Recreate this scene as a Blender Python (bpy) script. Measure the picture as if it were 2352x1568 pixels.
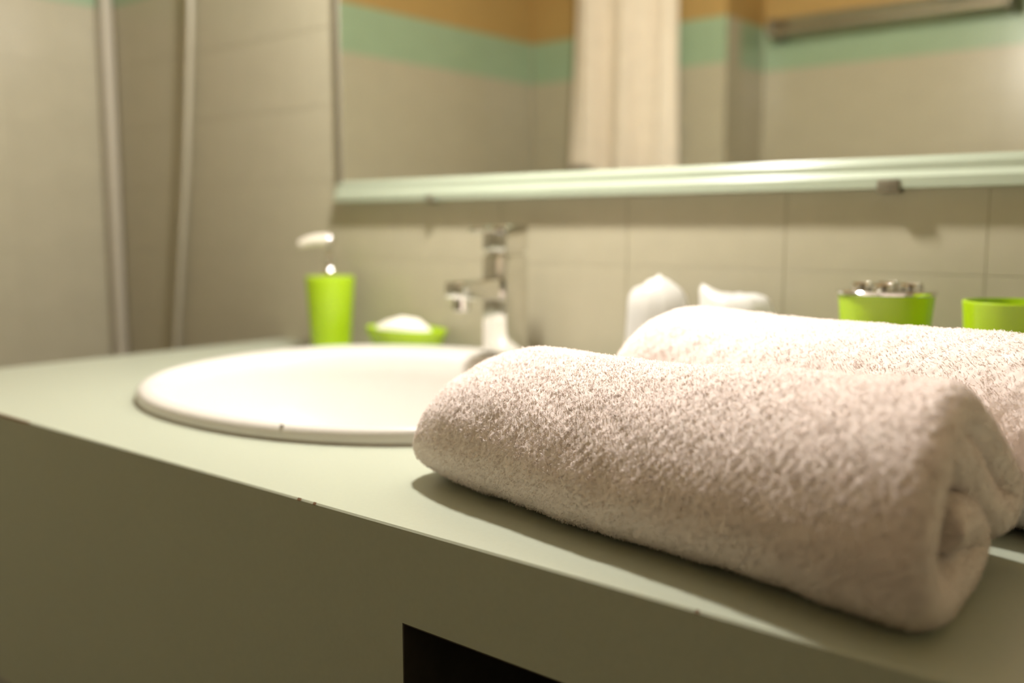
import bpy, bmesh, math, random
import numpy as np
from mathutils import Vector, Matrix, noise

random.seed(7)
rng = np.random.default_rng(7)
for o in list(bpy.data.objects):
    bpy.data.objects.remove(o, do_unlink=True)
scene = bpy.context.scene
COL = scene.collection
Z0 = 0.85                      # worktop height above the floor; geometry below is given from the worktop level

# ------------------------------------------------------------------ camera
cam_d = bpy.data.cameras.new('camera'); cam = bpy.data.objects.new('camera', cam_d); COL.objects.link(cam)
scene.camera = cam
YAW, PITCH = 0.699, 0.116
CAM = Vector((1.345, -1.0, 0.185))
fwd = Vector((-math.sin(YAW)*math.cos(PITCH), math.cos(YAW)*math.cos(PITCH), -math.sin(PITCH)))
cam.location = CAM + Vector((0, 0, Z0))
cam.rotation_euler = fwd.to_track_quat('-Z', 'Y').to_euler()
cam_d.sensor_width = 36.0
cam_d.lens = 2250/2352*36.0
cam_d.clip_start = 0.02
cam_d.dof.use_dof = True
cam_d.dof.focus_distance = (Vector((0.97, -0.52, 0.05)) - CAM).dot(fwd)
cam_d.dof.aperture_fstop = 3.0

# ------------------------------------------------------------------ world and exposure
w = bpy.data.worlds.new('world'); scene.world = w; w.use_nodes = True
w.node_tree.nodes['Background'].inputs[0].default_value = (0.02, 0.018, 0.014, 1)
w.node_tree.nodes['Background'].inputs[1].default_value = 0.3
vs = scene.view_settings
vs.view_transform = 'Standard'; vs.look = 'None'; vs.gamma = 1.0; vs.use_curve_mapping = False
vs.exposure = -0.46

LAMP = (0.61, -0.235, 0.76)     # bulb of the lamp over the mirror
LAMP_STRENGTH = 1090.0


# ------------------------------------------------------------------ materials
def mat(name, col, rough=0.5, metal=0.0, spec=0.5, emit=None, estr=0.0, noise_amt=0.0, noise_scale=40.0,
        bump=0.0, bump_scale=200.0, trans=0.0, alpha=1.0, sheen=0.0, sss=0.0, coat=0.0, ior=1.5):
    m = bpy.data.materials.new(name); m.use_nodes = True
    nt = m.node_tree; b = nt.nodes['Principled BSDF']
    b.inputs['Base Color'].default_value = (*col, 1)
    b.inputs['Roughness'].default_value = rough
    b.inputs['Metallic'].default_value = metal
    b.inputs['Specular IOR Level'].default_value = spec
    b.inputs['Transmission Weight'].default_value = trans
    b.inputs['Alpha'].default_value = alpha
    b.inputs['Sheen Weight'].default_value = sheen
    b.inputs['Coat Weight'].default_value = coat
    b.inputs['IOR'].default_value = ior
    if sss:
        b.inputs['Subsurface Weight'].default_value = sss
        b.inputs['Subsurface Radius'].default_value = (0.004, 0.003, 0.002)
    if emit:
        b.inputs['Emission Color'].default_value = (*emit, 1)
        b.inputs['Emission Strength'].default_value = estr
    tc = None
    if noise_amt or bump:
        tc = nt.nodes.new('ShaderNodeTexCoord')
    if noise_amt:
        n = nt.nodes.new('ShaderNodeTexNoise'); n.inputs['Scale'].default_value = noise_scale
        n.inputs['Detail'].default_value = 5
        nt.links.new(tc.outputs['Object'], n.inputs['Vector'])
        r = nt.nodes.new('ShaderNodeValToRGB')
        r.color_ramp.elements[0].position = 0.3; r.color_ramp.elements[1].position = 0.7
        r.color_ramp.elements[0].color = (*[c*(1-noise_amt) for c in col], 1)
        r.color_ramp.elements[1].color = (*[min(1, c*(1+noise_amt)) for c in col], 1)
        nt.links.new(n.outputs['Fac'], r.inputs['Fac'])
        nt.links.new(r.outputs['Color'], b.inputs['Base Color'])
    if bump:
        n2 = nt.nodes.new('ShaderNodeTexNoise'); n2.inputs['Scale'].default_value = bump_scale
        n2.inputs['Detail'].default_value = 3
        nt.links.new(tc.outputs['Object'], n2.inputs['Vector'])
        bp = nt.nodes.new('ShaderNodeBump'); bp.inputs['Strength'].default_value = bump
        bp.inputs['Distance'].default_value = 0.001
        nt.links.new(n2.outputs['Fac'], bp.inputs['Height'])
        nt.links.new(bp.outputs['Normal'], b.inputs['Normal'])
    return m

M = {}
M['laminate'] = mat('sage_laminate', (0.465, 0.50, 0.395), rough=0.32, spec=0.4, noise_amt=0.02, noise_scale=300, bump=0.04, bump_scale=900)
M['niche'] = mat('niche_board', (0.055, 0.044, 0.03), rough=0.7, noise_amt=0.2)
M['chip'] = mat('chipped_board', (0.20, 0.11, 0.05), rough=0.8, noise_amt=0.3, noise_scale=400)
M['porcelain'] = mat('porcelain', (0.70, 0.67, 0.62), rough=0.28, spec=0.4, coat=0.0, noise_amt=0.01)
M['silicone'] = mat('silicone', (0.42, 0.40, 0.33), rough=0.6, noise_amt=0.1)
M['tile'] = mat('beige_tile', (0.435, 0.40, 0.287), rough=0.28, spec=0.45, noise_amt=0.03, noise_scale=25, bump=0.05, bump_scale=60)
M['tile_green'] = mat('green_tile', (0.30, 0.405, 0.26), rough=0.28, spec=0.45, noise_amt=0.03, noise_scale=25, bump=0.05, bump_scale=60)
M['grout'] = mat('grout', (0.42, 0.386, 0.277), rough=0.9, noise_amt=0.08, noise_scale=80)
M['orange'] = mat('orange_paint', (0.40, 0.26, 0.085), rough=0.75, noise_amt=0.03, noise_scale=12, bump=0.1, bump_scale=150)
M['ceiling'] = mat('ceiling_paint', (0.62, 0.59, 0.52), rough=0.9, noise_amt=0.02)
M['floor'] = mat('floor_stone', (0.14, 0.12, 0.095), rough=0.5, noise_amt=0.2, noise_scale=15)
M['door'] = mat('added_door_wood', (0.055, 0.038, 0.024), rough=0.5, noise_amt=0.3, noise_scale=9)  # dark, so the added door soaks up bounced light
M['trim'] = mat('trim_paint', (0.48, 0.435, 0.34), rough=0.4, noise_amt=0.02)
M['mirror'] = mat('mirror_glass', (0.93, 0.94, 0.89), rough=0.0, metal=1.0)
M['rail'] = mat('mint_rail', (0.42, 0.475, 0.36), rough=0.22, spec=0.6, noise_amt=0.01)
M['dark_edge'] = mat('dark_edge', (0.16, 0.14, 0.10), rough=0.5, noise_amt=0.05)
M['clip'] = mat('clip_metal', (0.17, 0.15, 0.10), rough=0.4, metal=0.4, noise_amt=0.05)
M['chrome'] = mat('chrome', (0.78, 0.77, 0.73), rough=0.10, metal=1.0, bump=0.01)
M['lime'] = mat('lime_plastic', (0.40, 0.60, 0.012), rough=0.25, spec=0.5, sss=0.25, noise_amt=0.01)
M['soap'] = mat('white_soap', (0.90, 0.86, 0.76), rough=0.45, noise_amt=0.02, sss=0.2)
M['towel'] = mat('white_terry', (0.97, 0.87, 0.825), rough=1.0, spec=0.05, sheen=0.3, noise_amt=0.03, noise_scale=60, bump=0.15, bump_scale=500)
def pile_material():
    m = mat('terry_pile', (0.985, 0.89, 0.845), rough=1.0, spec=0.0, noise_amt=0.03, noise_scale=300)
    nt = m.node_tree; b = nt.nodes['Principled BSDF']
    tr = nt.nodes.new('ShaderNodeBsdfTranslucent'); tr.inputs['Color'].default_value = (0.985, 0.89, 0.845, 1)
    mx = nt.nodes.new('ShaderNodeMixShader'); mx.inputs[0].default_value = 0.35
    nt.links.new(b.outputs[0], mx.inputs[1]); nt.links.new(tr.outputs[0], mx.inputs[2])
    nt.links.new(mx.outputs[0], nt.nodes['Material Output'].inputs[0])
    return m
M['towel_pile'] = pile_material()
M['linen'] = mat('hanging_linen', (0.80, 0.715, 0.585), rough=0.95, spec=0.1, noise_amt=0.04, noise_scale=30, bump=0.3, bump_scale=600)
M['hose'] = mat('pale_hose', (0.37, 0.335, 0.245), rough=0.4, noise_amt=0.04)
M['opal'] = mat('opal_globe', (0.9, 0.85, 0.75), rough=0.3, emit=(1.0, 0.955, 0.90), estr=LAMP_STRENGTH)
M['pale_plastic'] = mat('pale_plastic', (0.70, 0.65, 0.55), rough=0.3, noise_amt=0.02)
M['glass'] = mat('clear_glass', (0.95, 0.96, 0.94), rough=0.03, trans=1.0, ior=1.45)

def bag_material():
    m = bpy.data.materials.new('milky_plastic'); m.use_nodes = True
    nt = m.node_tree; b = nt.nodes['Principled BSDF']
    b.inputs['Base Color'].default_value = (0.97, 0.955, 0.91, 1); b.inputs['Roughness'].default_value = 0.3
    tr = nt.nodes.new('ShaderNodeBsdfTranslucent'); tr.inputs['Color'].default_value = (0.97, 0.955, 0.91, 1)
    tp = nt.nodes.new('ShaderNodeBsdfTransparent')
    m1 = nt.nodes.new('ShaderNodeMixShader'); m1.inputs[0].default_value = 0.4
    m2 = nt.nodes.new('ShaderNodeMixShader')
    n = nt.nodes.new('ShaderNodeTexNoise'); n.inputs['Scale'].default_value = 60
    tc = nt.nodes.new('ShaderNodeTexCoord'); nt.links.new(tc.outputs['Object'], n.inputs['Vector'])
    mr = nt.nodes.new('ShaderNodeMapRange'); mr.inputs['To Min'].default_value = 0.02; mr.inputs['To Max'].default_value = 0.18
    nt.links.new(n.outputs['Fac'], mr.inputs['Value']); nt.links.new(mr.outputs[0], m2.inputs[0])
    nt.links.new(b.outputs[0], m1.inputs[1]); nt.links.new(tr.outputs[0], m1.inputs[2])
    nt.links.new(m1.outputs[0], m2.inputs[1]); nt.links.new(tp.outputs[0], m2.inputs[2])
    nt.links.new(m2.outputs[0], nt.nodes['Material Output'].inputs[0])
    return m
M['bag'] = bag_material()

# ------------------------------------------------------------------ helpers
def link(name, me, mats, parent=None, loc=None, rotz=0.0):
    o = bpy.data.objects.new(name, me); COL.objects.link(o)
    if mats is not None and len(me.materials) == 0:
        for k in (mats if isinstance(mats, (list, tuple)) else [mats]):
            me.materials.append(M[k])
    if parent is not None:
        o.parent = parent
        if loc is not None: o.location = loc
    else:
        l = loc or (0, 0, 0); o.location = (l[0], l[1], l[2] + Z0)
    o.rotation_euler = (0, 0, rotz)
    return o

def thing(name, label, cat, loc=(0, 0, 0), rotz=0.0, group=None):
    o = bpy.data.objects.new(name, None); COL.objects.link(o)
    o.empty_display_size = 0.03
    o.location = (loc[0], loc[1], loc[2] + Z0); o.rotation_euler = (0, 0, rotz)
    return tag(o, label, cat, group)

def tag(o, label, cat=None, group=None, kind=None):
    if label: o['label'] = label
    if cat: o['category'] = cat
    if group: o['group'] = group
    if kind: o['kind'] = kind
    return o

def finish(bm, smooth_angle=None):
    bmesh.ops.recalc_face_normals(bm, faces=bm.faces)
    me = bpy.data.meshes.new('mesh'); bm.to_mesh(me); bm.free()
    if smooth_angle is not None:
        me.polygons.foreach_set('use_smooth', [True]*len(me.polygons))
        me.set_sharp_from_angle(angle=math.radians(smooth_angle))
    return me

def pydata(verts, faces, smooth_angle=None, recalc=False):
    me = bpy.data.meshes.new('mesh'); me.from_pydata([tuple(v) for v in verts], [], faces); me.update()
    if recalc:
        bm = bmesh.new(); bm.from_mesh(me); bmesh.ops.recalc_face_normals(bm, faces=bm.faces); bm.to_mesh(me); bm.free()
    if smooth_angle is not None:
        me.polygons.foreach_set('use_smooth', [True]*len(me.polygons))
        me.set_sharp_from_angle(angle=math.radians(smooth_angle))
    return me

def bm_box(bm, lo, hi, bevel=0.0, seg=2):
    r = bmesh.ops.create_cube(bm, size=1.0)
    vs_ = r['verts']
    for v in vs_:
        v.co = Vector([lo[i] + (v.co[i] + 0.5)*(hi[i]-lo[i]) for i in range(3)])
    if bevel:
        es = list({e for v in vs_ for e in v.link_edges})
        bmesh.ops.bevel(bm, geom=es, offset=bevel, segments=seg, profile=0.5, affect='EDGES')

def box_mesh(lo, hi, bevel=0.0, seg=2):
    bm = bmesh.new(); bm_box(bm, lo, hi, bevel, seg)
    return finish(bm, 40 if bevel else None)

def lathe_mesh(prof, n=48, angle=40, squash=1.0):
    """prof: (radius, z) list; radius 0 closes the end"""
    verts, faces, rows = [], [], []
    for r, z in prof:
        if r <= 1e-6:
            rows.append([len(verts)]); verts.append((0, 0, z))
        else:
            rows.append(list(range(len(verts), len(verts)+n)))
            for k in range(n):
                a = 2*math.pi*k/n
                verts.append((r*math.cos(a), squash*r*math.sin(a), z))
    for A, B in zip(rows, rows[1:]):
        if len(A) == 1 and len(B) == 1: continue
        for k in range(n):
            k2 = (k+1) % n
            if len(A) == 1: faces.append((A[0], B[k], B[k2]))
            elif len(B) == 1: faces.append((A[k], A[k2], B[0]))
            else: faces.append((A[k], A[k2], B[k2], B[k]))
    return pydata(verts, faces, angle, recalc=True)

def tube_mesh(pts, r, n=12, caps=True):
    pts = [Vector(p) for p in pts]; verts, faces = [], []
    up = Vector((0.123, 0.9, 0.21)).normalized()
    for i, p in enumerate(pts):
        t = (pts[min(i+1, len(pts)-1)] - pts[max(i-1, 0)]).normalized()
        a = t.cross(up).normalized(); b = t.cross(a)
        rr = r[i] if isinstance(r, (list, tuple)) else r
        for k in range(n):
            th = 2*math.pi*k/n
            verts.append(p + a*(rr*math.cos(th)) + b*(rr*math.sin(th)))
    for i in range(len(pts)-1):
        for k in range(n):
            k2 = (k+1) % n
            faces.append((i*n+k, i*n+k2, (i+1)*n+k2, (i+1)*n+k))
    if caps:
        faces.append(tuple(range(n-1, -1, -1))); faces.append(tuple(range((len(pts)-1)*n, len(pts)*n)))
    return pydata(verts, faces, 50, recalc=True)

def spline(P, n):
    """Catmull-Rom through P, n samples even in arc length"""
    P = [np.array(p, float) for p in P]
    P = [2*P[0]-P[1]] + P + [2*P[-1]-P[-2]]
    out = []
    for i in range(1, len(P)-2):
        p0, p1, p2, p3 = P[i-1:i+3]
        for t in np.linspace(0, 1, 24, endpoint=False):
            out.append(0.5*((2*p1) + (p2-p0)*t + (2*p0-5*p1+4*p2-p3)*t*t + (3*p1-p0-3*p2+p3)*t**3))
    out.append(P[-2]); out = np.array(out)
    s = np.r_[0, np.cumsum(np.linalg.norm(np.diff(out, axis=0), axis=1))]
    q = np.linspace(0, s[-1], n)
    return np.stack([np.interp(q, s, out[:, k]) for k in range(out.shape[1])], 1)

# ------------------------------------------------------------------ the room
XL, XR = -0.53, 1.90
W1, W2, XJ = -1.345, -1.56, 0.105       # two depths of the wall opposite the mirror, and where it steps back
ZF, ZT = -0.85, 1.60
TH, TOP = 0.117, 0.724                    # tile height, top of the green row
TT = 0.0030                             # tile thickness

def wall_slab(name, a, b, n, label, ea=0.08, eb=0.08):
    """a,b: floor plan end points of the tile face, n: direction out of the wall's back; two materials: grout below, paint above"""
    a = Vector((a[0], a[1], 0)); b = Vector((b[0], b[1], 0)); n = Vector((n[0], n[1], 0))
    off = n*TT; dd = (b-a).normalized(); a = a-dd*ea; b = b+dd*eb      # slabs run past each other at inner corners
    v = []
    for z in (ZF, TOP, ZT):
        for p in (a, b):
            q = p + (off if z < TOP else off)
            v.append((q.x, q.y, z))
    for z in (ZF, TOP, ZT):
        for p in (a, b):
            q = p + n*0.08
            v.append((q.x, q.y, z))
    f = [(0, 1, 3, 2), (2, 3, 5, 4), (6, 8, 9, 7), (8, 10, 11, 9), (0, 2, 8, 6), (2, 4, 10, 8), (1, 7, 9, 3), (3, 9, 11, 5), (4, 5, 11, 10), (0, 6, 7, 1)]
    me = pydata(v, f, None, recalc=True)
    me.materials.append(M['grout']); me.materials.append(M['orange'])
    for p in me.polygons:
        if p.center.z > TOP: p.material_index = 1
    o = link(name, me, None)
    return tag(o, label, kind='structure')

tile_cache = {}
def tile_wall(wall, a, b, n, skip=None, tw=0.20):
    a = Vector((a[0], a[1], 0)); b = Vector((b[0], b[1], 0)); n = Vector((n[0], n[1], 0))
    L = (b-a).length; d = (b-a)/L; k = max(1, round(L/tw)); wd = L/k; g = 0.0003
    rows = [(TOP-TH*(i+1), TOP-TH*i, i) for i in range(14)]
    for z0, z1, i in rows:
        z0 = max(z0, ZF)
        if z1-z0 < 0.02: continue
        for j in range(k):
            s0 = j*wd
            if skip and skip(s0, s0+wd, z0, z1): continue
            mk = 'tile_green' if i == 0 else 'tile'
            key = (round(wd, 4), round(z1-z0, 4), mk, tuple(d), tuple(n))
            if key not in tile_cache:
                e = 0.0004; hw = wd-2*g; hh = z1-z0-2*g
                loc = []
                for (dep, ins) in ((0.004, 0), (e, 0), (0, e)):
                    for (s, z) in ((ins, ins), (hw-ins, ins), (hw-ins, hh-ins), (ins, hh-ins)):
                        p = d*s + n*dep; loc.append((p.x, p.y, z))
                fs = [(8, 9, 10, 11)]
                for q in range(2):
                    for c in range(4):
                        c2 = (c+1) % 4
                        fs.append((4*q+c, 4*q+c2, 4*q+4+c2, 4*q+4+c))
                fs.append((3, 2, 1, 0))
                me = pydata(loc, fs, None, recalc=True); me.materials.append(M[mk]); tile_cache[key] = me
            o = bpy.data.objects.new('tile', tile_cache[key]); COL.objects.link(o)
            o.parent = wall
            p = a + d*(s0+g) + n*0.002
            o.location = (p.x, p.y, z0+g)

# back wall: tile face at y = 0
wb = wall_slab('wall_back', (XL, 0), (XR, 0), (0, 1), 'beige tiled wall behind the mirror and the worktop')
def skip_back(s0, s1, z0, z1):
    x0, x1 = XL+s0, XL+s1
    if x0 > 0.20 and z0 > 0.26: return True          # behind the mirror
    return x0 > 0.02 and z1 < -0.03 and z0 > -0.28   # behind the vanity
tile_wall(wb, (XL, 0), (XR, 0), (0, 1), skip_back)
wl = wall_slab('wall_left', (XL, W1), (XL, 0), (-1, 0), 'beige tiled wall with a green tile row and orange paint, beyond the basin')
tile_wall(wl, (XL, W1), (XL, 0), (-1, 0))
wf = wall_slab('wall_front', (XL, W1), (XJ, W1), (0, -1), 'tiled wall behind the hanging towel, seen in the mirror', eb=-0.001)
tile_wall(wf, (XL, W1), (XJ, W1), (0, -1))
wj = wall_slab('wall_return', (XJ, W2), (XJ, W1-0.0045), (-1, 0), 'short tiled return of the wall beside the hanging towel, seen in the mirror', eb=0.0)
tile_wall(wj, (XJ, W2), (XJ, W1-0.0045), (-1, 0))
wg = wall_slab('wall_front', (XJ, W2), (XR, W2), (0, -1), 'tiled wall behind the towel rack, seen in the mirror')
tile_wall(wg, (XJ, W2), (XR, W2), (0, -1))
dr = link('added_door_1', box_mesh((1.00, W2+0.0005, ZF+0.004), (1.80, W2+0.035, 1.18), 0.003), 'door'); tag(dr, 'unseen dark wooden door added opposite the mirror to cut bounced light', kind='structure')  # out of view, added to keep bounced light off the vanity front
link('added_door_panel', box_mesh((1.10, W2+0.033, ZF+0.15), (1.70, W2+0.041, 0.10), 0.004), 'door', dr, (0, 0, 0))
link('added_door_panel', box_mesh((1.10, W2+0.033, 0.22), (1.70, W2+0.041, 1.05), 0.004), 'door', dr, (0, 0, 0))
link('added_door_handle', tube_mesh([(1.06, W2+0.035, 0.16), (1.06, W2+0.075, 0.16), (1.15, W2+0.08, 0.16)], 0.008), 'chrome', dr, (0, 0, 0))
wr = wall_slab('wall_right', (XR, W2), (XR, 0), (1, 0), 'tiled wall at the right end of the worktop')
tile_wall(wr, (XR, W2), (XR, 0), (1, 0))
o = link('floor', box_mesh((XL-0.1, W2-0.1, ZF-0.1), (XR+0.1, 0.1, ZF)), 'floor'); tag(o, 'dark stone floor of the washroom', kind='structure')
o = link('ceiling', box_mesh((XL-0.1, W2-0.1, ZT), (XR+0.1, 0.1, ZT+0.1)), 'ceiling'); tag(o, 'plain painted ceiling of the washroom', kind='structure')
bm = bmesh.new(); bm_box(bm, (XL+0.0005, -0.022, ZF), (XL+0.028, -0.0005, ZT), 0.005, 3)
o = link('trim_1', finish(bm, 40), 'trim'); tag(o, 'pale upright trim strip in the corner of the tiled walls', kind='structure')

# ------------------------------------------------------------------ vanity
D = 0.592
BX, BY, BA, BB = 0.538, -0.262, 0.287, 0.244       # basin centre and half axes (outer rim)
van = thing('vanity_unit', 'sage green wall-hung vanity unit with a dark open niche', 'vanity', (0, 0, 0))
VR = XR - 0.001
def sup(t, a, b, n=2.15):
    c, s = math.cos(t), math.sin(t)
    return (a*math.copysign(abs(c)**(2/n), c), b*math.copysign(abs(s)**(2/n), s))
def worktop():
    n = 96; V, Fc = [], []
    hole = [sup(2*math.pi*k/n, BA*0.95, BB*0.95) for k in range(n)]
    x0, x1, y0, y1 = 0.0, VR, -D, -0.001
    corners = [math.atan2(y-BY, x-BX) for x, y in ((x1, y1), (x0, y1), (x0, y0), (x1, y0))]
    outer = []
    for k in range(n):
        hx, hy = hole[k]; th = math.atan2(hy, hx)
        sx = ((x1-BX) if math.cos(th) > 0 else (BX-x0))/max(1e-9, abs(math.cos(th)))
        sy = ((y1-BY) if math.sin(th) > 0 else (BY-y0))/max(1e-9, abs(math.sin(th)))
        s = min(sx, sy); outer.append([BX+s*math.cos(th), BY+s*math.sin(th)])
    for (cx, cy) in ((x1, y1), (x0, y1), (x0, y0), (x1, y0)):
        k = min(range(n), key=lambda i: (outer[i][0]-cx)**2 + (outer[i][1]-cy)**2); outer[k] = [cx, cy]
    e = 0.0012
    rings = [([(BX+h[0], BY+h[1]) for h in hole], -0.02), ([(BX+h[0], BY+h[1]) for h in hole], 0.0)]
    inn = [(min(max(p[0], x0+e), x1-e), min(max(p[1], y0+e), y1-e)) for p in outer]
    rings += [(inn, 0.0), (outer, -e), (outer, -0.02)]
    for ring, z in rings:
        V += [(p[0], p[1], z) for p in ring]
    for r in range(len(rings)):
        A = r*n; B = ((r+1) % len(rings))*n
        for k in range(n):
            k2 = (k+1) % n
            Fc.append((A+k, A+k2, B+k2, B+k))
    return pydata(V, Fc, None, recalc=True)
wt = link('worktop', worktop(), 'laminate', van)
# front panel with the niche opening
NX0, NX1, NZ0, NZ1, PB = 0.913, 1.62, -0.25, -0.0627, -0.286
def frame_panel():
    bm = bmesh.new()
    y0, y1 = -D, -D+0.018
    xs = [0.0, NX0-0.001, NX1+0.001, VR]; zs = [PB, NZ0-0.001, NZ1+0.001, -0.02]
    vv = {}
    for yi, y in enumerate((y0, y1)):
        for i, x in enumerate(xs):
            for j, z in enumerate(zs): vv[yi, i, j] = bm.verts.new((x, y, z))
    for yi in (0, 1):
        for i in range(3):
            for j in range(3):
                if i == 1 and j == 1: continue
                bm.faces.new([vv[yi, i, j], vv[yi, i+1, j], vv[yi, i+1, j+1], vv[yi, i, j+1]])
    def wallq(a, b): bm.faces.new([vv[0, a[0], a[1]], vv[0, b[0], b[1]], vv[1, b[0], b[1]], vv[1, a[0], a[1]]])
    for i in range(3): wallq((i, 0), (i+1, 0)); wallq((i, 3), (i+1, 3)); wallq((0, i), (0, i+1)); wallq((3, i), (3, i+1))
    wallq((1, 1), (2, 1)); wallq((1, 2), (2, 2)); wallq((1, 1), (1, 2)); wallq((2, 1), (2, 2))
    return finish(bm)
fp = link('front_panel', frame_panel(), 'laminate', van)
link('side_panel', box_mesh((0, -D+0.018, PB), (0.018, -0.001, -0.02)), 'laminate', van)
link('bottom_panel', box_mesh((0.018, -D+0.018, PB), (VR, -0.001, PB+0.018)), 'laminate', van)
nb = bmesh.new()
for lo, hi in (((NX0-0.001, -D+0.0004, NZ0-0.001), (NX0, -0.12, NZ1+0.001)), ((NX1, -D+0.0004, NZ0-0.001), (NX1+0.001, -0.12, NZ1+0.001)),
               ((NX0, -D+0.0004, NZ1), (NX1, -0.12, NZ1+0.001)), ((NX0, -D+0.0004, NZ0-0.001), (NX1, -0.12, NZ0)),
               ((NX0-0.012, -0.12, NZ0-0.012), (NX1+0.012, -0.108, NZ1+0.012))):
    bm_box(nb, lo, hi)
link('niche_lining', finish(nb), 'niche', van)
# chips along the front edge of the worktop
def chip(x0, x1, seed, hgt):
    r = random.Random(seed); n = 14; V = []
    for k in range(n+1):
        t = k/n; x = x0+(x1-x0)*t; h = hgt*math.sin(math.pi*min(1, max(0.02, t)))**0.4*(0.6+0.5*r.random())
        V += [(x, -D-0.0004, -0.0010), (x, -D-0.0004, -0.0012-h), (x, -D+0.0008+h*0.3, 0.0003)]
    Fc = []
    for k in range(n):
        a = 3*k
        Fc += [(a, a+3, a+4, a+1), (a+2, a+5, a+3, a), (a+1, a+4, a+5, a+2)]
    return pydata(V, Fc, None, recalc=True)
for i, (a, b, h) in enumerate(((0.30, 0.40, 0.0009), (0.809, 0.813, 0.0004), (0.826, 0.829, 0.0003), (1.1185, 1.1205, 0.0004))):
    link('edge_chip', chip(a, b, i+3, h), 'chip', wt)

# ------------------------------------------------------------------ basin
def basin_mesh():
    n = 128; rings = []
    IA, IB, IYc = BA-0.022, 0.190, BY-0.034
    def ring(a, b, yc, z, back=0.0, nn=2.15):
        R_ = []
        for k in range(n):
            x, y = sup(2*math.pi*k/n, a, b, nn)
            yy = yc + y
            s = min(1, max(0, (yy-(BY-BB))/(2*BB)))
            R_.append((x, yy-BY, z + back*(s*s*(3-2*s))))
        rings.append(R_)
    def lerp(t):    # from outer (t=0) to inner edge (t=1)
        return (BA+(IA-BA)*t, BB+(IB-BB)*t, BY+(IYc-BY)*t)
    ring(BA-0.004, BB-0.004, BY, -0.0005); ring(BA-0.001, BB-0.001, BY, 0.0012); ring(BA, BB, BY, 0.004, 0.004)
    ring(BA, BB, BY, 0.0075, 0.008)
    for t, z, bk in ((0.06, 0.0105, 0.0105), (0.16, 0.0128, 0.012), (0.34, 0.0142, 0.0125), (0.6, 0.0145, 0.012), (0.85, 0.0135, 0.0115), (0.97, 0.0118, 0.011)):
        a, b, yc = lerp(t); ring(a, b, yc, z, bk)
    for s, z in ((0.985, 0.007), (0.965, -0.006), (0.93, -0.028), (0.87, -0.056), (0.78, -0.083), (0.65, -0.106), (0.48, -0.121), (0.3, -0.129), (0.12, -0.132)):
        ring(IA*s, IB*s, IYc, z, 0.011 if z > 0 else 0.0, 2.1)
    V = [v for R_ in rings for v in R_]; Fc = []
    for r in range(len(rings)-1):
        for k in range(n):
            k2 = (k+1) % n; Fc.append((r*n+k, r*n+k2, (r+1)*n+k2, (r+1)*n+k))
    Fc.append(tuple((len(rings)-1)*n+k for k in range(n)))
    me = pydata(V, Fc, 60, recalc=False)
    return me
bas = thing('basin', 'oval white porcelain basin set into the green worktop', 'basin', (BX, BY, 0.0))
bo = link('bowl', basin_mesh(), 'porcelain', bas)
V = []; n = 128
for a, b, z in ((BA+0.0022, BB+0.0022, 0.0002), (BA-0.0005, BB-0.0005, 0.0022), (BA-0.005, BB-0.005, 0.0012)):
    V += [(*sup(2*math.pi*k/n, a, b), z) for k in range(n)]
link('silicone_bead', pydata(V, [(r*n+k, r*n+(k+1) % n, (r+1)*n+(k+1) % n, (r+1)*n+k) for r in range(2) for k in range(n)], 60, recalc=True), 'silicone', bas)
link('drain', lathe_mesh([(0, -0.1285), (0.018, -0.1285), (0.022, -0.130), (0.022, -0.133)], 32), 'chrome', bas, (0, -0.026, 0))
sp = link('rim_speck', lathe_mesh([(0, 0.0012), (0.0016, 0.001), (0.0019, 0)], 10), 'dark_edge', bas)
sp.location = (0.652-BX, -0.487-BY, 0.0135)

# ------------------------------------------------------------------ faucet
FX0, FX1, FY0, FY1, FZ = 0.528, 0.567, -0.086, -0.042, 0.0245
fau = thing('faucet', 'square chrome mixer tap standing on the basin ledge', 'faucet', ((FX0+FX1)/2, (FY0+FY1)/2, FZ))
hw, hd = (FX1-FX0)/2, (FY1-FY0)/2
link('base_plate', box_mesh((-hw-0.003, -hd-0.003, 0), (hw+0.003, hd+0.003, 0.004), 0.001), 'chrome', fau)
link('body', box_mesh((-hw, -hd, 0.004), (hw, hd, 0.126), 0.0025), 'chrome', fau)
link('neck', box_mesh((-hw+0.004, -hd+0.004, 0.125), (hw-0.004, hd-0.004, 0.132), 0.001), 'chrome', fau)
hb = link('handle', box_mesh((-hw, -hd, 0.131), (hw, hd, 0.163), 0.0025), 'chrome', fau)
link('lever', box_mesh((-0.011, -hd-0.036, 0.1545), (0.011, -hd+0.004, 0.1605), 0.0015), 'chrome', hb)
bm = bmesh.new(); bm_box(bm, (-0.0155, -hd-0.072, 0.072), (0.0155, -hd+0.003, 0.098), 0.0025)
for v in bm.verts:
    t = min(1, max(0, (-v.co.y-hd)/0.072)); v.co.z -= 0.002*t
    if v.co.z < 0.083: v.co.z += 0.006*t
s_ = link('spout', finish(bm, 40), 'chrome', fau)
link('aerator', lathe_mesh([(0, 0.050), (0.0095, 0.050), (0.0110, 0.0515), (0.0110, 0.071), (0, 0.071)], 24), 'chrome', s_, (0, -hd-0.059, 0.011))

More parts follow.
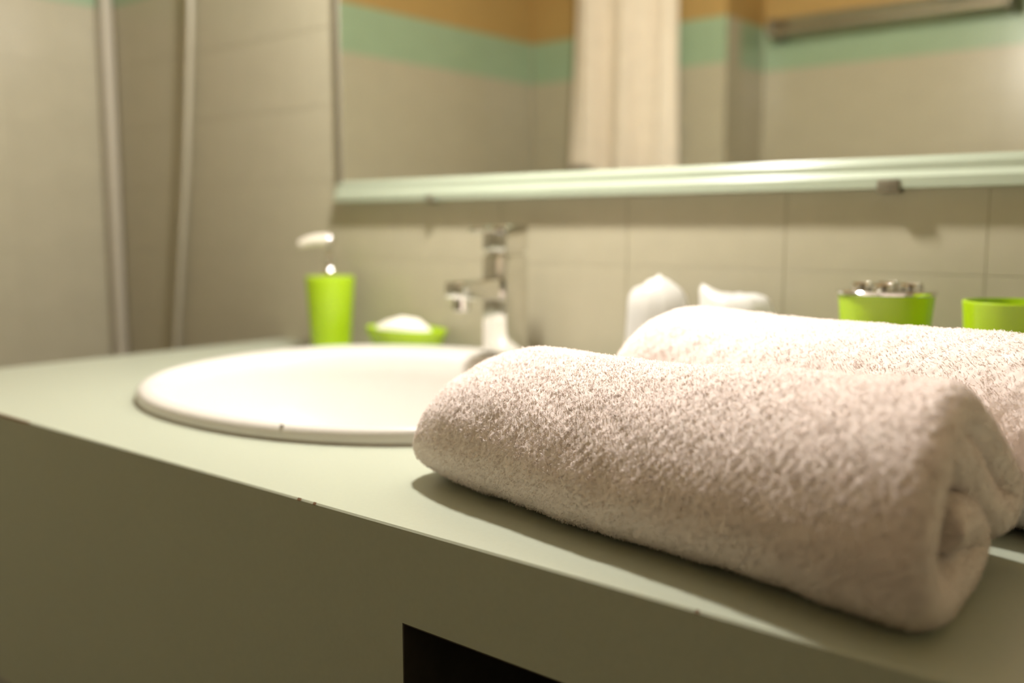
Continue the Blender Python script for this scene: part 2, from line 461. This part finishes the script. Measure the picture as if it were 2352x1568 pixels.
# ------------------------------------------------------------------ mirror
mx0, mx1, mz0, mz1 = 0.171, 1.74, 0.238, 0.70
mir = thing('mirror', 'wide wall mirror with a pale mint bottom rail over the worktop', 'mirror', (mx0, 0, mz0))
L = mx1-mx0
link('glass', box_mesh((0, -0.0085, 0), (L, -0.0015, mz1-mz0)), 'mirror', mir)
link('edge_strip', box_mesh((-0.005, -0.0105, 0.006), (0.001, -0.001, mz1-mz0)), 'dark_edge', mir)
link('edge_strip', box_mesh((L-0.001, -0.0105, 0.006), (L+0.005, -0.001, mz1-mz0)), 'dark_edge', mir)
prof = [(-0.0015, 0.0158), (-0.0088, 0.0158), (-0.0122, 0.0090), (-0.0114, 0.0020), (-0.0152, -0.0042), (-0.0146, -0.0140), (-0.0136, -0.0150), (-0.0015, -0.0150)]
V = []; k = len(prof)
for x, ins in ((-0.010, 0.004), (-0.006, 0), (L+0.006, 0), (L+0.010, 0.004)):
    V += [(x, y, z-(ins if z > 0 else -ins*0.3)) for y, z in prof]
Fc = [(r*k+i, r*k+(i+1) % k, (r+1)*k+(i+1) % k, (r+1)*k+i) for r in range(3) for i in range(k)]
Fc += [tuple(range(k)), tuple(range(4*k-1, 3*k-1, -1))]
rail = link('bottom_rail', pydata(V, Fc, 25, recalc=True), 'rail', mir)
link('clip', box_mesh((1.001-mx0-0.011, -0.0170, -0.0195), (1.001-mx0+0.011, -0.002, -0.0065), 0.0012), 'clip', rail)
link('clip', box_mesh((0.366-mx0-0.006, -0.0170, -0.0195), (0.366-mx0+0.006, -0.002, -0.0085), 0.002), 'clip', rail)

# ------------------------------------------------------------------ lamp over the mirror
lamp = thing('wall_lamp_offscreen', 'small opal globe lamp on a chrome arm above the mirror', 'lamp', (LAMP[0], 0, LAMP[2]))
link('backplate', lathe_mesh([(0, 0.0), (0.045, 0.0), (0.05, 0.004), (0.05, 0.012), (0.044, 0.016), (0, 0.016)], 32), 'chrome', lamp, (0, -0.001, 0)).rotation_euler = (math.pi/2, 0, 0)
link('arm', tube_mesh([(0, -0.01, 0), (0, LAMP[1]*0.6, 0.03), (0, LAMP[1], 0.046)], 0.007), 'chrome', lamp)
link('cap', lathe_mesh([(0, 0.046), (0.012, 0.046), (0.016, 0.040), (0.016, 0.029), (0, 0.029)], 24), 'chrome', lamp, (0, LAMP[1], 0))
link('globe_offscreen', lathe_mesh([(0.036*math.sin(math.pi*i/20), -0.036*math.cos(math.pi*i/20)) for i in range(21)], 32, 180), 'opal', lamp, (0, LAMP[1], 0))
# ------------------------------------------------------------------ hose on the wall
pts = [(-0.205, -0.011, 1.2), (-0.210, -0.010, 0.9), (-0.219, -0.010, 0.60), (-0.234, -0.010, 0.45), (-0.256, -0.010, 0.28), (-0.285, -0.010, 0.11), (-0.311, -0.010, -0.05), (-0.33, -0.012, -0.25), (-0.34, -0.02, -0.5)]
hz = thing('shower_hose', 'thin pale hose hanging down the tiled wall beside the mirror', 'hose', (0, 0, 0))
link('hose', tube_mesh([tuple(p) for p in spline(pts, 60)], 0.0062, 14), 'hose', hz)
link('wall_fitting', lathe_mesh([(0, 0), (0.018, 0), (0.018, 0.006), (0.01, 0.01), (0.01, 0.022), (0, 0.022)], 24), 'chrome', hz, (-0.205, -0.001, 1.205)).rotation_euler = (math.pi/2, 0, 0)

# ------------------------------------------------------------------ lime green accessories
disp = thing('soap_dispenser', 'lime green soap dispenser with a chrome pump, beside the basin', 'dispenser', (0.196, -0.055, 0.0))
link('cup', lathe_mesh([(0, 0), (0.027, 0), (0.0285, 0.0015), (0.0300, 0.02), (0.0335, 0.07), (0.0365, 0.110), (0.0365, 0.1115), (0.0355, 0.1125), (0.02, 0.1125), (0, 0.1125)], 48, 30), 'lime', disp)
pump = link('pump', lathe_mesh([(0, 0.1125), (0.0125, 0.1125), (0.0128, 0.114), (0.0120, 0.121), (0.0095, 0.1235), (0.0080, 0.126), (0.0080, 0.138), (0.0052, 0.141), (0.0045, 0.142), (0.0045, 0.158), (0.0085, 0.160), (0.0090, 0.169), (0.0075, 0.1715), (0, 0.172)], 32), 'chrome', disp)
link('nozzle', tube_mesh([(0, 0, 0.166), (-0.012, -0.011, 0.1665), (-0.024, -0.022, 0.164), (-0.032, -0.029, 0.159)], [0.0095, 0.0088, 0.0076, 0.006], 14), 'pale_plastic', pump)

def oval(prof, ax, n=48): return lathe_mesh(prof, n, 35, ax)
dish = thing('soap_dish', 'shallow oval lime green soap dish beside the tap', 'dish', (0.345, -0.043, 0.0))
link('bowl', oval([(0, 0), (0.046, 0), (0.052, 0.002), (0.064, 0.028), (0.0715, 0.042), (0.071, 0.044), (0.069, 0.044), (0.062, 0.034), (0.052, 0.024), (0, 0.022)], 0.56), 'lime', dish, rotz=0.0)
sV = []; sp_ = [(0, 0.0), (0.034, 0.001), (0.045, 0.006), (0.050, 0.014), (0.045, 0.023), (0.028, 0.030), (0, 0.032)]
so = link('soap_bar', oval(sp_, 0.56), 'soap', None, (0.338, -0.043, 0.0235), 0.1)
for v in so.data.vertices:
    if v.co.z > 0.012:
        v.co.z += 0.004*noise.noise(v.co*60) + 0.006*math.exp(-((v.co.x-0.006)**2+v.co.y**2)/0.0002)
tag(so, 'white wrapped bar of soap lying in the lime green dish', 'soap')

def tumbler(name, label, cat, x, y, rt, rb, h):
    t = thing(name, label, cat, (x, y, 0))
    wl_ = 0.0025
    prof = [(0, 0), (rb-0.002, 0), (rb, 0.002), (rt, h-0.0012), (rt-0.0006, h), (rt-wl_, h), (rt-wl_-0.0004, h-0.001), (rb-wl_, 0.006), (0, 0.006)]
    link('cup', lathe_mesh(prof, 56, 30), 'lime', t)
    return t
th_ = tumbler('toothbrush_holder', 'lime green toothbrush holder with a chrome slotted lid behind the rolled towels', 'holder', 1.033, -0.10, 0.0415, 0.031, 0.125)
lid = link('lid', lathe_mesh([(0, 0), (0.0425, 0), (0.0438, 0.001), (0.0438, 0.003), (0.043, 0.004), (0.036, 0.0045), (0.034, 0.003), (0, 0.003)], 56, 30), 'chrome', th_, (0, 0, 0.1245))
for k in range(4):
    a = k*math.pi/2+0.25
    ring = lathe_mesh([(0.0072, 0.0028), (0.0105, 0.0028), (0.0110, 0.008), (0.0098, 0.0105), (0.0080, 0.0095), (0.0072, 0.0028)], 24, 60)
    link('slot_ring', ring, 'chrome', lid, (0.0205*math.cos(a), 0.0205*math.sin(a), 0))
tumbler('tumbler', 'open lime green plastic tumbler behind the rolled towels', 'cup', 1.141, -0.10, 0.0415, 0.031, 0.1235)

# ------------------------------------------------------------------ wrapped drinking glasses
def bag_mesh(prof, seed, amp, ear, n=64):
    """gathered plastic bag: lathe with creases; ear: (azimuth, outward reach, lift, width) of the twisted corner"""
    V, Fc = [], []; R_ = random.Random(seed); ph = [R_.random()*6.28 for _ in range(6)]
    m = len(prof); ztop = prof[-1][1]; rmax = prof[0][0]
    for i, (r, z) in enumerate(prof):
        t = i/(m-1)
        for k in range(n):
            a = 2*math.pi*k/n
            cr = 1 + amp*(0.4+t)*(0.5*math.sin(5*a+ph[0]+3*t) + 0.35*math.sin(9*a+ph[1]-4*t) + 0.3*math.sin(14*a+ph[2]+7*t))
            da = (a-ear[0]+math.pi) % (2*math.pi)-math.pi
            e = math.exp(-(da/ear[3])**2)*max(0, 1-abs(t-ear[4])/0.22)**1.3 if r > 0.004 else 0
            rr = r*cr + ear[1]*e
            V.append((rr*math.cos(a), rr*math.sin(a), z + ear[2]*e + 0.0012*math.sin(7*a+ph[3]+5*t)*t))
    for i in range(m-1):
        for k in range(n):
            k2 = (k+1) % n; Fc.append((i*n+k, i*n+k2, (i+1)*n+k2, (i+1)*n+k))
    Fc.append(tuple((m-1)*n+k for k in range(n)))
    return pydata(V, Fc, 70)
def wrapped_glass(x, y, label, prof, seed, peak, amp, s):
    t = thing('wrapped_glass', label, 'glass', (x, y, 0), 0, 'drinking glasses wrapped in milky plastic')
    link('tumbler', lathe_mesh([(0.029*s, 0.001), (0.0315*s, 0.001), (0.027*s, 0.094*s), (0.025*s, 0.097*s), (0, 0.097*s), (0, 0.090*s), (0.0235*s, 0.090*s), (0.029*s, 0.001)], 40, 35), 'glass', t)
    link('plastic_bag', bag_mesh(prof, seed, amp, peak), 'bag', t)
LEFT = math.atan2(-0.643, -0.765)
wrapped_glass(0.772, -0.068, 'upside-down drinking glass in a milky plastic bag twisted to an upright point',
              [(0.0385, 0.0), (0.0380, 0.01), (0.0365, 0.035), (0.0350, 0.06), (0.0335, 0.085), (0.0325, 0.102), (0.0310, 0.110), (0.027, 0.1155), (0.020, 0.118), (0.012, 0.119), (0.004, 0.119)], 3, (LEFT+math.pi/2, -0.012, 0.017, 1.3, 0.78), 0.03, 1.05)
wrapped_glass(0.868, -0.068, 'upside-down drinking glass in a loose milky plastic bag with a side ear',
              [(0.050, 0.0), (0.049, 0.012), (0.047, 0.04), (0.044, 0.065), (0.040, 0.088), (0.0365, 0.102), (0.0335, 0.110), (0.029, 0.114), (0.021, 0.1155), (0.012, 0.1155), (0.004, 0.115)], 11, (LEFT, 0.010, 0.016, 0.45, 0.66), 0.035, 1.05)

# ------------------------------------------------------------------ rolled terry towels
def nz3(P, freq, seed):
    """cheap smooth pseudo-noise in numpy: sum of random plane waves"""
    r = np.random.default_rng(seed); out = np.zeros(len(P))
    for k in range(14):
        d = r.normal(size=3); d /= np.linalg.norm(d)
        out += np.sin(P @ d*freq*(0.7+0.6*r.random()) + r.random()*6.28)
    return out/math.sqrt(7)

def quad_mesh(V, F):
    me = bpy.data.meshes.new('mesh'); F = np.ascontiguousarray(F, dtype=np.int32); k = len(F)
    me.vertices.add(len(V)); me.vertices.foreach_set('co', np.ascontiguousarray(V, dtype=np.float32).ravel())
    me.loops.add(4*k); me.loops.foreach_set('vertex_index', F.ravel())
    me.polygons.add(k); me.polygons.foreach_set('loop_start', np.arange(0, 4*k, 4, dtype=np.int32))
    me.polygons.foreach_set('use_smooth', np.ones(k, dtype=bool))
    me.update(calc_edges=True); me.validate()
    return me

def rolled_towel(name, label, path, half, base, axis_len, drift, zscale, group, seed, res=0.0016, npile=90000, lshrink=0.035, lean_back=0.0):
    """path: centre line of the rolled layer in (y, z) at the right-hand end; swept towards -x over axis_len.
       drift: y shift at the far end; zscale: function of s (0 right .. 1 left)"""
    t = thing(name, label, 'towel', base, 0, group)
    P = spline(path, 10)
    ln = np.linalg.norm(np.diff(spline(path, 300), axis=0), axis=1).sum()
    n = int(ln/res); P = spline(path, n)
    T = np.gradient(P, axis=0); T /= np.linalg.norm(T, axis=1)[:, None]
    N = np.stack([T[:, 1], -T[:, 0]], 1)                # one side of the ribbon
    m = int(axis_len/res)
    s = np.linspace(0, 1, m); xs = -s*axis_len
    u = np.linspace(0, 1, n)
    # thickness profile: round hem at both ends of the ribbon and at both cut ends
    hu = np.sqrt(np.clip(1-(1-np.clip(u*ln/half, 0, 1))**2, 0, 1))*np.sqrt(np.clip(1-(1-np.clip((1-u)*ln/half, 0, 1))**2, 0, 1))
    e = half*1.1
    hx = np.sqrt(np.clip(1-(1-np.clip(s*axis_len/e, 0, 1))**2, 0.0, 1))*np.sqrt(np.clip(1-(1-np.clip((1-s)*axis_len/e, 0, 1))**2, 0.0, 1))
    cen = np.array([0.5*(P[:, 0].min()+P[:, 0].max()), 0.5*P[:, 1].max()])
    V = np.zeros((m, 2*n, 3))
    endw = half*0.25*np.sin(u*ln*30+seed)               # the cut end is not flat
    for i in range(m):
        h = half*np.maximum(hu*hx[i], 0.03)
        sec = np.concatenate([P + N*h[:, None], (P - N*h[:, None])[::-1]], 0)
        g = 1.0
        dl = (1-s[i])*axis_len
        gz = 1.0
        if dl < lshrink:
            q_ = math.sqrt(max(0, 1-(1-dl/lshrink)**2)); g = 0.78+0.22*q_; gz = 0.32+0.68*q_
        yy = cen[0] + (sec[:, 0]-cen[0])*g
        zz = sec[:, 1]*zscale(s[i])*gz + (1-gz)*0.012
        V[i, :, 0] = xs[i] + np.concatenate([endw, endw[::-1]])*max(0, 1-s[i]*axis_len/0.04)*0.6
        V[i, :, 1] = yy + drift*s[i] + lean_back*zz*min(1, s[i]*3)
        V[i, :, 2] = zz
    W = V.reshape(-1, 3)
    ii, kk = np.meshgrid(np.arange(m-1), np.arange(2*n), indexing='ij')
    k2 = (kk+1) % (2*n)
    F = np.stack([ii*2*n+kk, (ii+1)*2*n+kk, (ii+1)*2*n+k2, ii*2*n+k2], -1).reshape(-1, 4)
    caps = []
    for k in range(n-1):
        caps.append((k, k+1, 2*n-2-k, 2*n-1-k)); b = (m-1)*2*n
        caps.append((b+k+1, b+k, b+2*n-1-k, b+2*n-2-k))
    F = np.concatenate([F, np.array(caps)], 0)
    def normals(W):
        fn = np.cross(W[F[:, 2]]-W[F[:, 0]], W[F[:, 3]]-W[F[:, 1]])
        vn = np.zeros_like(W)
        for c in range(4): np.add.at(vn, F[:, c], fn)
        return vn/np.maximum(1e-12, np.linalg.norm(vn, axis=1))[:, None], fn
    vn, fn = normals(W)
    # soft dents and terry lumps
    W = W + vn*(0.0010*nz3(W, 55, seed) + 0.00022*nz3(W, 260, seed+1) + 0.00010*nz3(W, 900, seed+2) + 0.00026*nz3(W, 2300, seed+3))[:, None]
    W[:, 2] = np.maximum(W[:, 2], 0.0006)
    me = quad_mesh(W, F)
    link('rolled_cloth', me, 'towel', t)
    # terry pile: little bent loops standing on the cloth
    vn, fn = normals(W)
    ar = np.linalg.norm(fn, axis=1)
    cz = W[F].mean(1)[:, 2]
    ar = ar*(cz > 0.0015)
    cum = np.cumsum(ar); cum /= cum[-1]
    r = np.random.default_rng(seed+9)
    fi = np.searchsorted(cum, r.random(npile))
    a, b = r.random((2, npile, 1))
    Q = W[F[fi]]; root = (Q[:, 0]*(1-a)+Q[:, 1]*a)*(1-b) + (Q[:, 3]*(1-a)+Q[:, 2]*a)*b
    nn = fn[fi]; nn /= np.maximum(1e-12, np.linalg.norm(nn, axis=1))[:, None]
    lean = r.normal(size=(npile, 3)); lean[:, 2] -= 0.35+1.3*(nn[:, 2] < 0.25); lean -= nn*(lean*nn).sum(1)[:, None]
    lean /= np.maximum(1e-9, np.linalg.norm(lean, axis=1))[:, None]
    side = np.cross(nn, lean)
    Lh = 0.0015*(0.6+0.8*r.random((npile, 1))); wd = 0.00023*(0.7+0.6*r.random((npile, 1)))
    rows = []
    for tt, up, ln_, ws in ((0, -0.25, -0.1, 1.0), (1, 0.42, 0.25, 1.0), (2, 0.70, 0.65, 0.8), (3, 0.55, 1.05, 0.35)):
        c = root + nn*(Lh*up) + lean*(Lh*ln_)
        rows += [c-side*wd*ws, c+side*wd*ws]
    PV = np.stack(rows, 1)
    PV[:, :, 2] = np.maximum(PV[:, :, 2], 0.0004)
    base_i = (np.arange(npile)*8)[:, None]
    PF = np.concatenate([base_i+np.array([2*q+2, 2*q+3, 2*q+1, 2*q]) for q in range(3)], 0)
    pm = quad_mesh(PV.reshape(-1, 3), PF)
    # the loops share the soft shading of the cloth they stand on, tilted a little each
    cn = nn + 0.15*r.normal(size=nn.shape); cn /= np.linalg.norm(cn, axis=1)[:, None]
    pm.normals_split_custom_set_from_vertices(np.repeat(cn, 8, axis=0).tolist())
    po = link('terry_pile', pm, 'towel_pile', t); po['kind'] = 'stuff'
    return t

G = 'rolled white terry towels'
pathA = [(-0.535, 0.046), (-0.506, 0.044), (-0.483, 0.036), (-0.475, 0.025), (-0.486, 0.0148), (-0.510, 0.0142), (-0.540, 0.0148), (-0.563, 0.022), (-0.5735, 0.043), (-0.568, 0.069), (-0.551, 0.0885), (-0.523, 0.0995), (-0.486, 0.088), (-0.450, 0.066), (-0.430, 0.047),
         (-0.433, 0.036), (-0.452, 0.036), (-0.478, 0.052), (-0.500, 0.069), (-0.518, 0.078), (-0.538, 0.080)]
oy = -0.505
pathA = [(y-oy, z) for y, z in pathA]
rolled_towel('rolled_towel', 'rolled white terry towel at the front edge of the worktop', pathA, 0.0138, (1.222, oy, 0.0), 0.395, 0.062,
             lambda s: float(np.interp(s, [0, 0.26, 0.41, 0.51, 0.61, 0.75, 1], [1, 0.935, 0.89, 0.865, 0.857, 0.88, 0.88])), G, 21, lshrink=0.095, npile=260000, res=0.0012, lean_back=0.22)
pathB = [(0.060, 0.014), (0.02, 0.0148), (-0.03, 0.0148), (-0.058, 0.022), (-0.070, 0.044), (-0.066, 0.078), (-0.045, 0.099), (-0.005, 0.107), (0.035, 0.101), (0.062, 0.078), (0.066, 0.054),
         (0.045, 0.042), (0.01, 0.045), (-0.025, 0.052), (-0.040, 0.068), (-0.02, 0.078), (0.015, 0.076)]
rolled_towel('rolled_towel', 'rolled white terry towel behind the front one, nearer the mirror', pathB, 0.0138, (1.335, -0.318, 0.0), 0.45, 0.050,
             lambda s: 0.91+0.07*s, G, 43, lshrink=0.05, res=0.0018, npile=150000)

# ------------------------------------------------------------------ seen in the mirror: hanging towel, hook, rack
HX, HY = -0.155, W1+0.035
ht = thing('hanging_towel', 'long cream towel hanging in folds from a wall hook', 'towel', (HX, HY, 0.0))
def hanging_sheet():
    nx, nz = 90, 70; V = []
    for j in range(nz+1):
        v = j/nz; z = 1.12-(1.12-0.345)*v
        for i in range(nx+1):
            u_ = i/nx*2-1
            wid = 0.06+0.115*min(1, (v/0.35))**0.7 - 0.004*math.sin(3*v)
            sl = -0.010*v
            x = u_*wid + sl
            y = 0.034*math.sin(u_*8.0+0.6+0.8*v)*(0.7+0.3*v) + 0.011*math.sin(u_*19+1.3-v) + 0.014
            zz = z - 0.02*(1 if u_ > -0.55 else 0) * v + 0.008*math.sin(u_*6)*v
            V.append((x, y+0.012, zz))
    F_ = [(j*(nx+1)+i, j*(nx+1)+i+1, (j+1)*(nx+1)+i+1, (j+1)*(nx+1)+i) for j in range(nz) for i in range(nx)]
    return pydata(V, F_, 180)
sh = link('cloth', hanging_sheet(), 'linen', ht)
md = sh.modifiers.new('thick', 'SOLIDIFY'); md.thickness = 0.006; md.offset = 0
link('hanging_loop', tube_mesh([(-0.02, 0.006, 1.115), (0, 0.004, 1.15), (0.02, 0.006, 1.115)], 0.003, 8), 'linen', ht)
hk = thing('wall_hook', 'small chrome wall hook holding the hanging towel', 'hook', (HX, W1, 1.145))
link('plate', lathe_mesh([(0, 0), (0.018, 0), (0.018, 0.004), (0, 0.005)], 24), 'chrome', hk, (0, 0.0005, 0)).rotation_euler = (-math.pi/2, 0, 0)
link('prong', tube_mesh([(0, 0.003, 0), (0, 0.03, -0.004), (0, 0.05, 0.004), (0, 0.055, 0.022)], 0.004, 10), 'chrome', hk)

RX0, RX1, RZ = 0.165, 0.735, 0.690
rk = thing('towel_rack', 'chrome towel rack on the tiled wall, seen in the mirror', 'rack', ((RX0+RX1)/2, W2, RZ))
hl = (RX1-RX0)/2
link('rail', tube_mesh([(-hl, 0.085, 0), (hl, 0.085, 0)], 0.011, 16), 'chrome', rk)
for yy in (0.03, 0.058):
    link('shelf_rod', tube_mesh([(-hl, yy, 0.030), (hl, yy, 0.030)], 0.004, 10), 'chrome', rk)
link('shelf_rod', tube_mesh([(-hl, 0.085, 0.030), (hl, 0.085, 0.030)], 0.004, 10), 'chrome', rk)
for sx in (-1, 1):
    bm = bmesh.new(); bm_box(bm, (sx*hl-0.008, 0.0005, -0.014), (sx*hl+0.008, 0.1, 0.034), 0.004)
    link('bracket', finish(bm, 40), 'clip', rk)
ft = thing('folded_towel', 'folded white towel lying on the towel rack', 'towel', (0.66, W2+0.055, RZ+0.0345))
for k in range(3):
    link('fold', box_mesh((-0.085, -0.045, 0.022*k), (0.07, 0.052, 0.022*(k+1)-0.001), 0.009, 4), 'towel', ft)
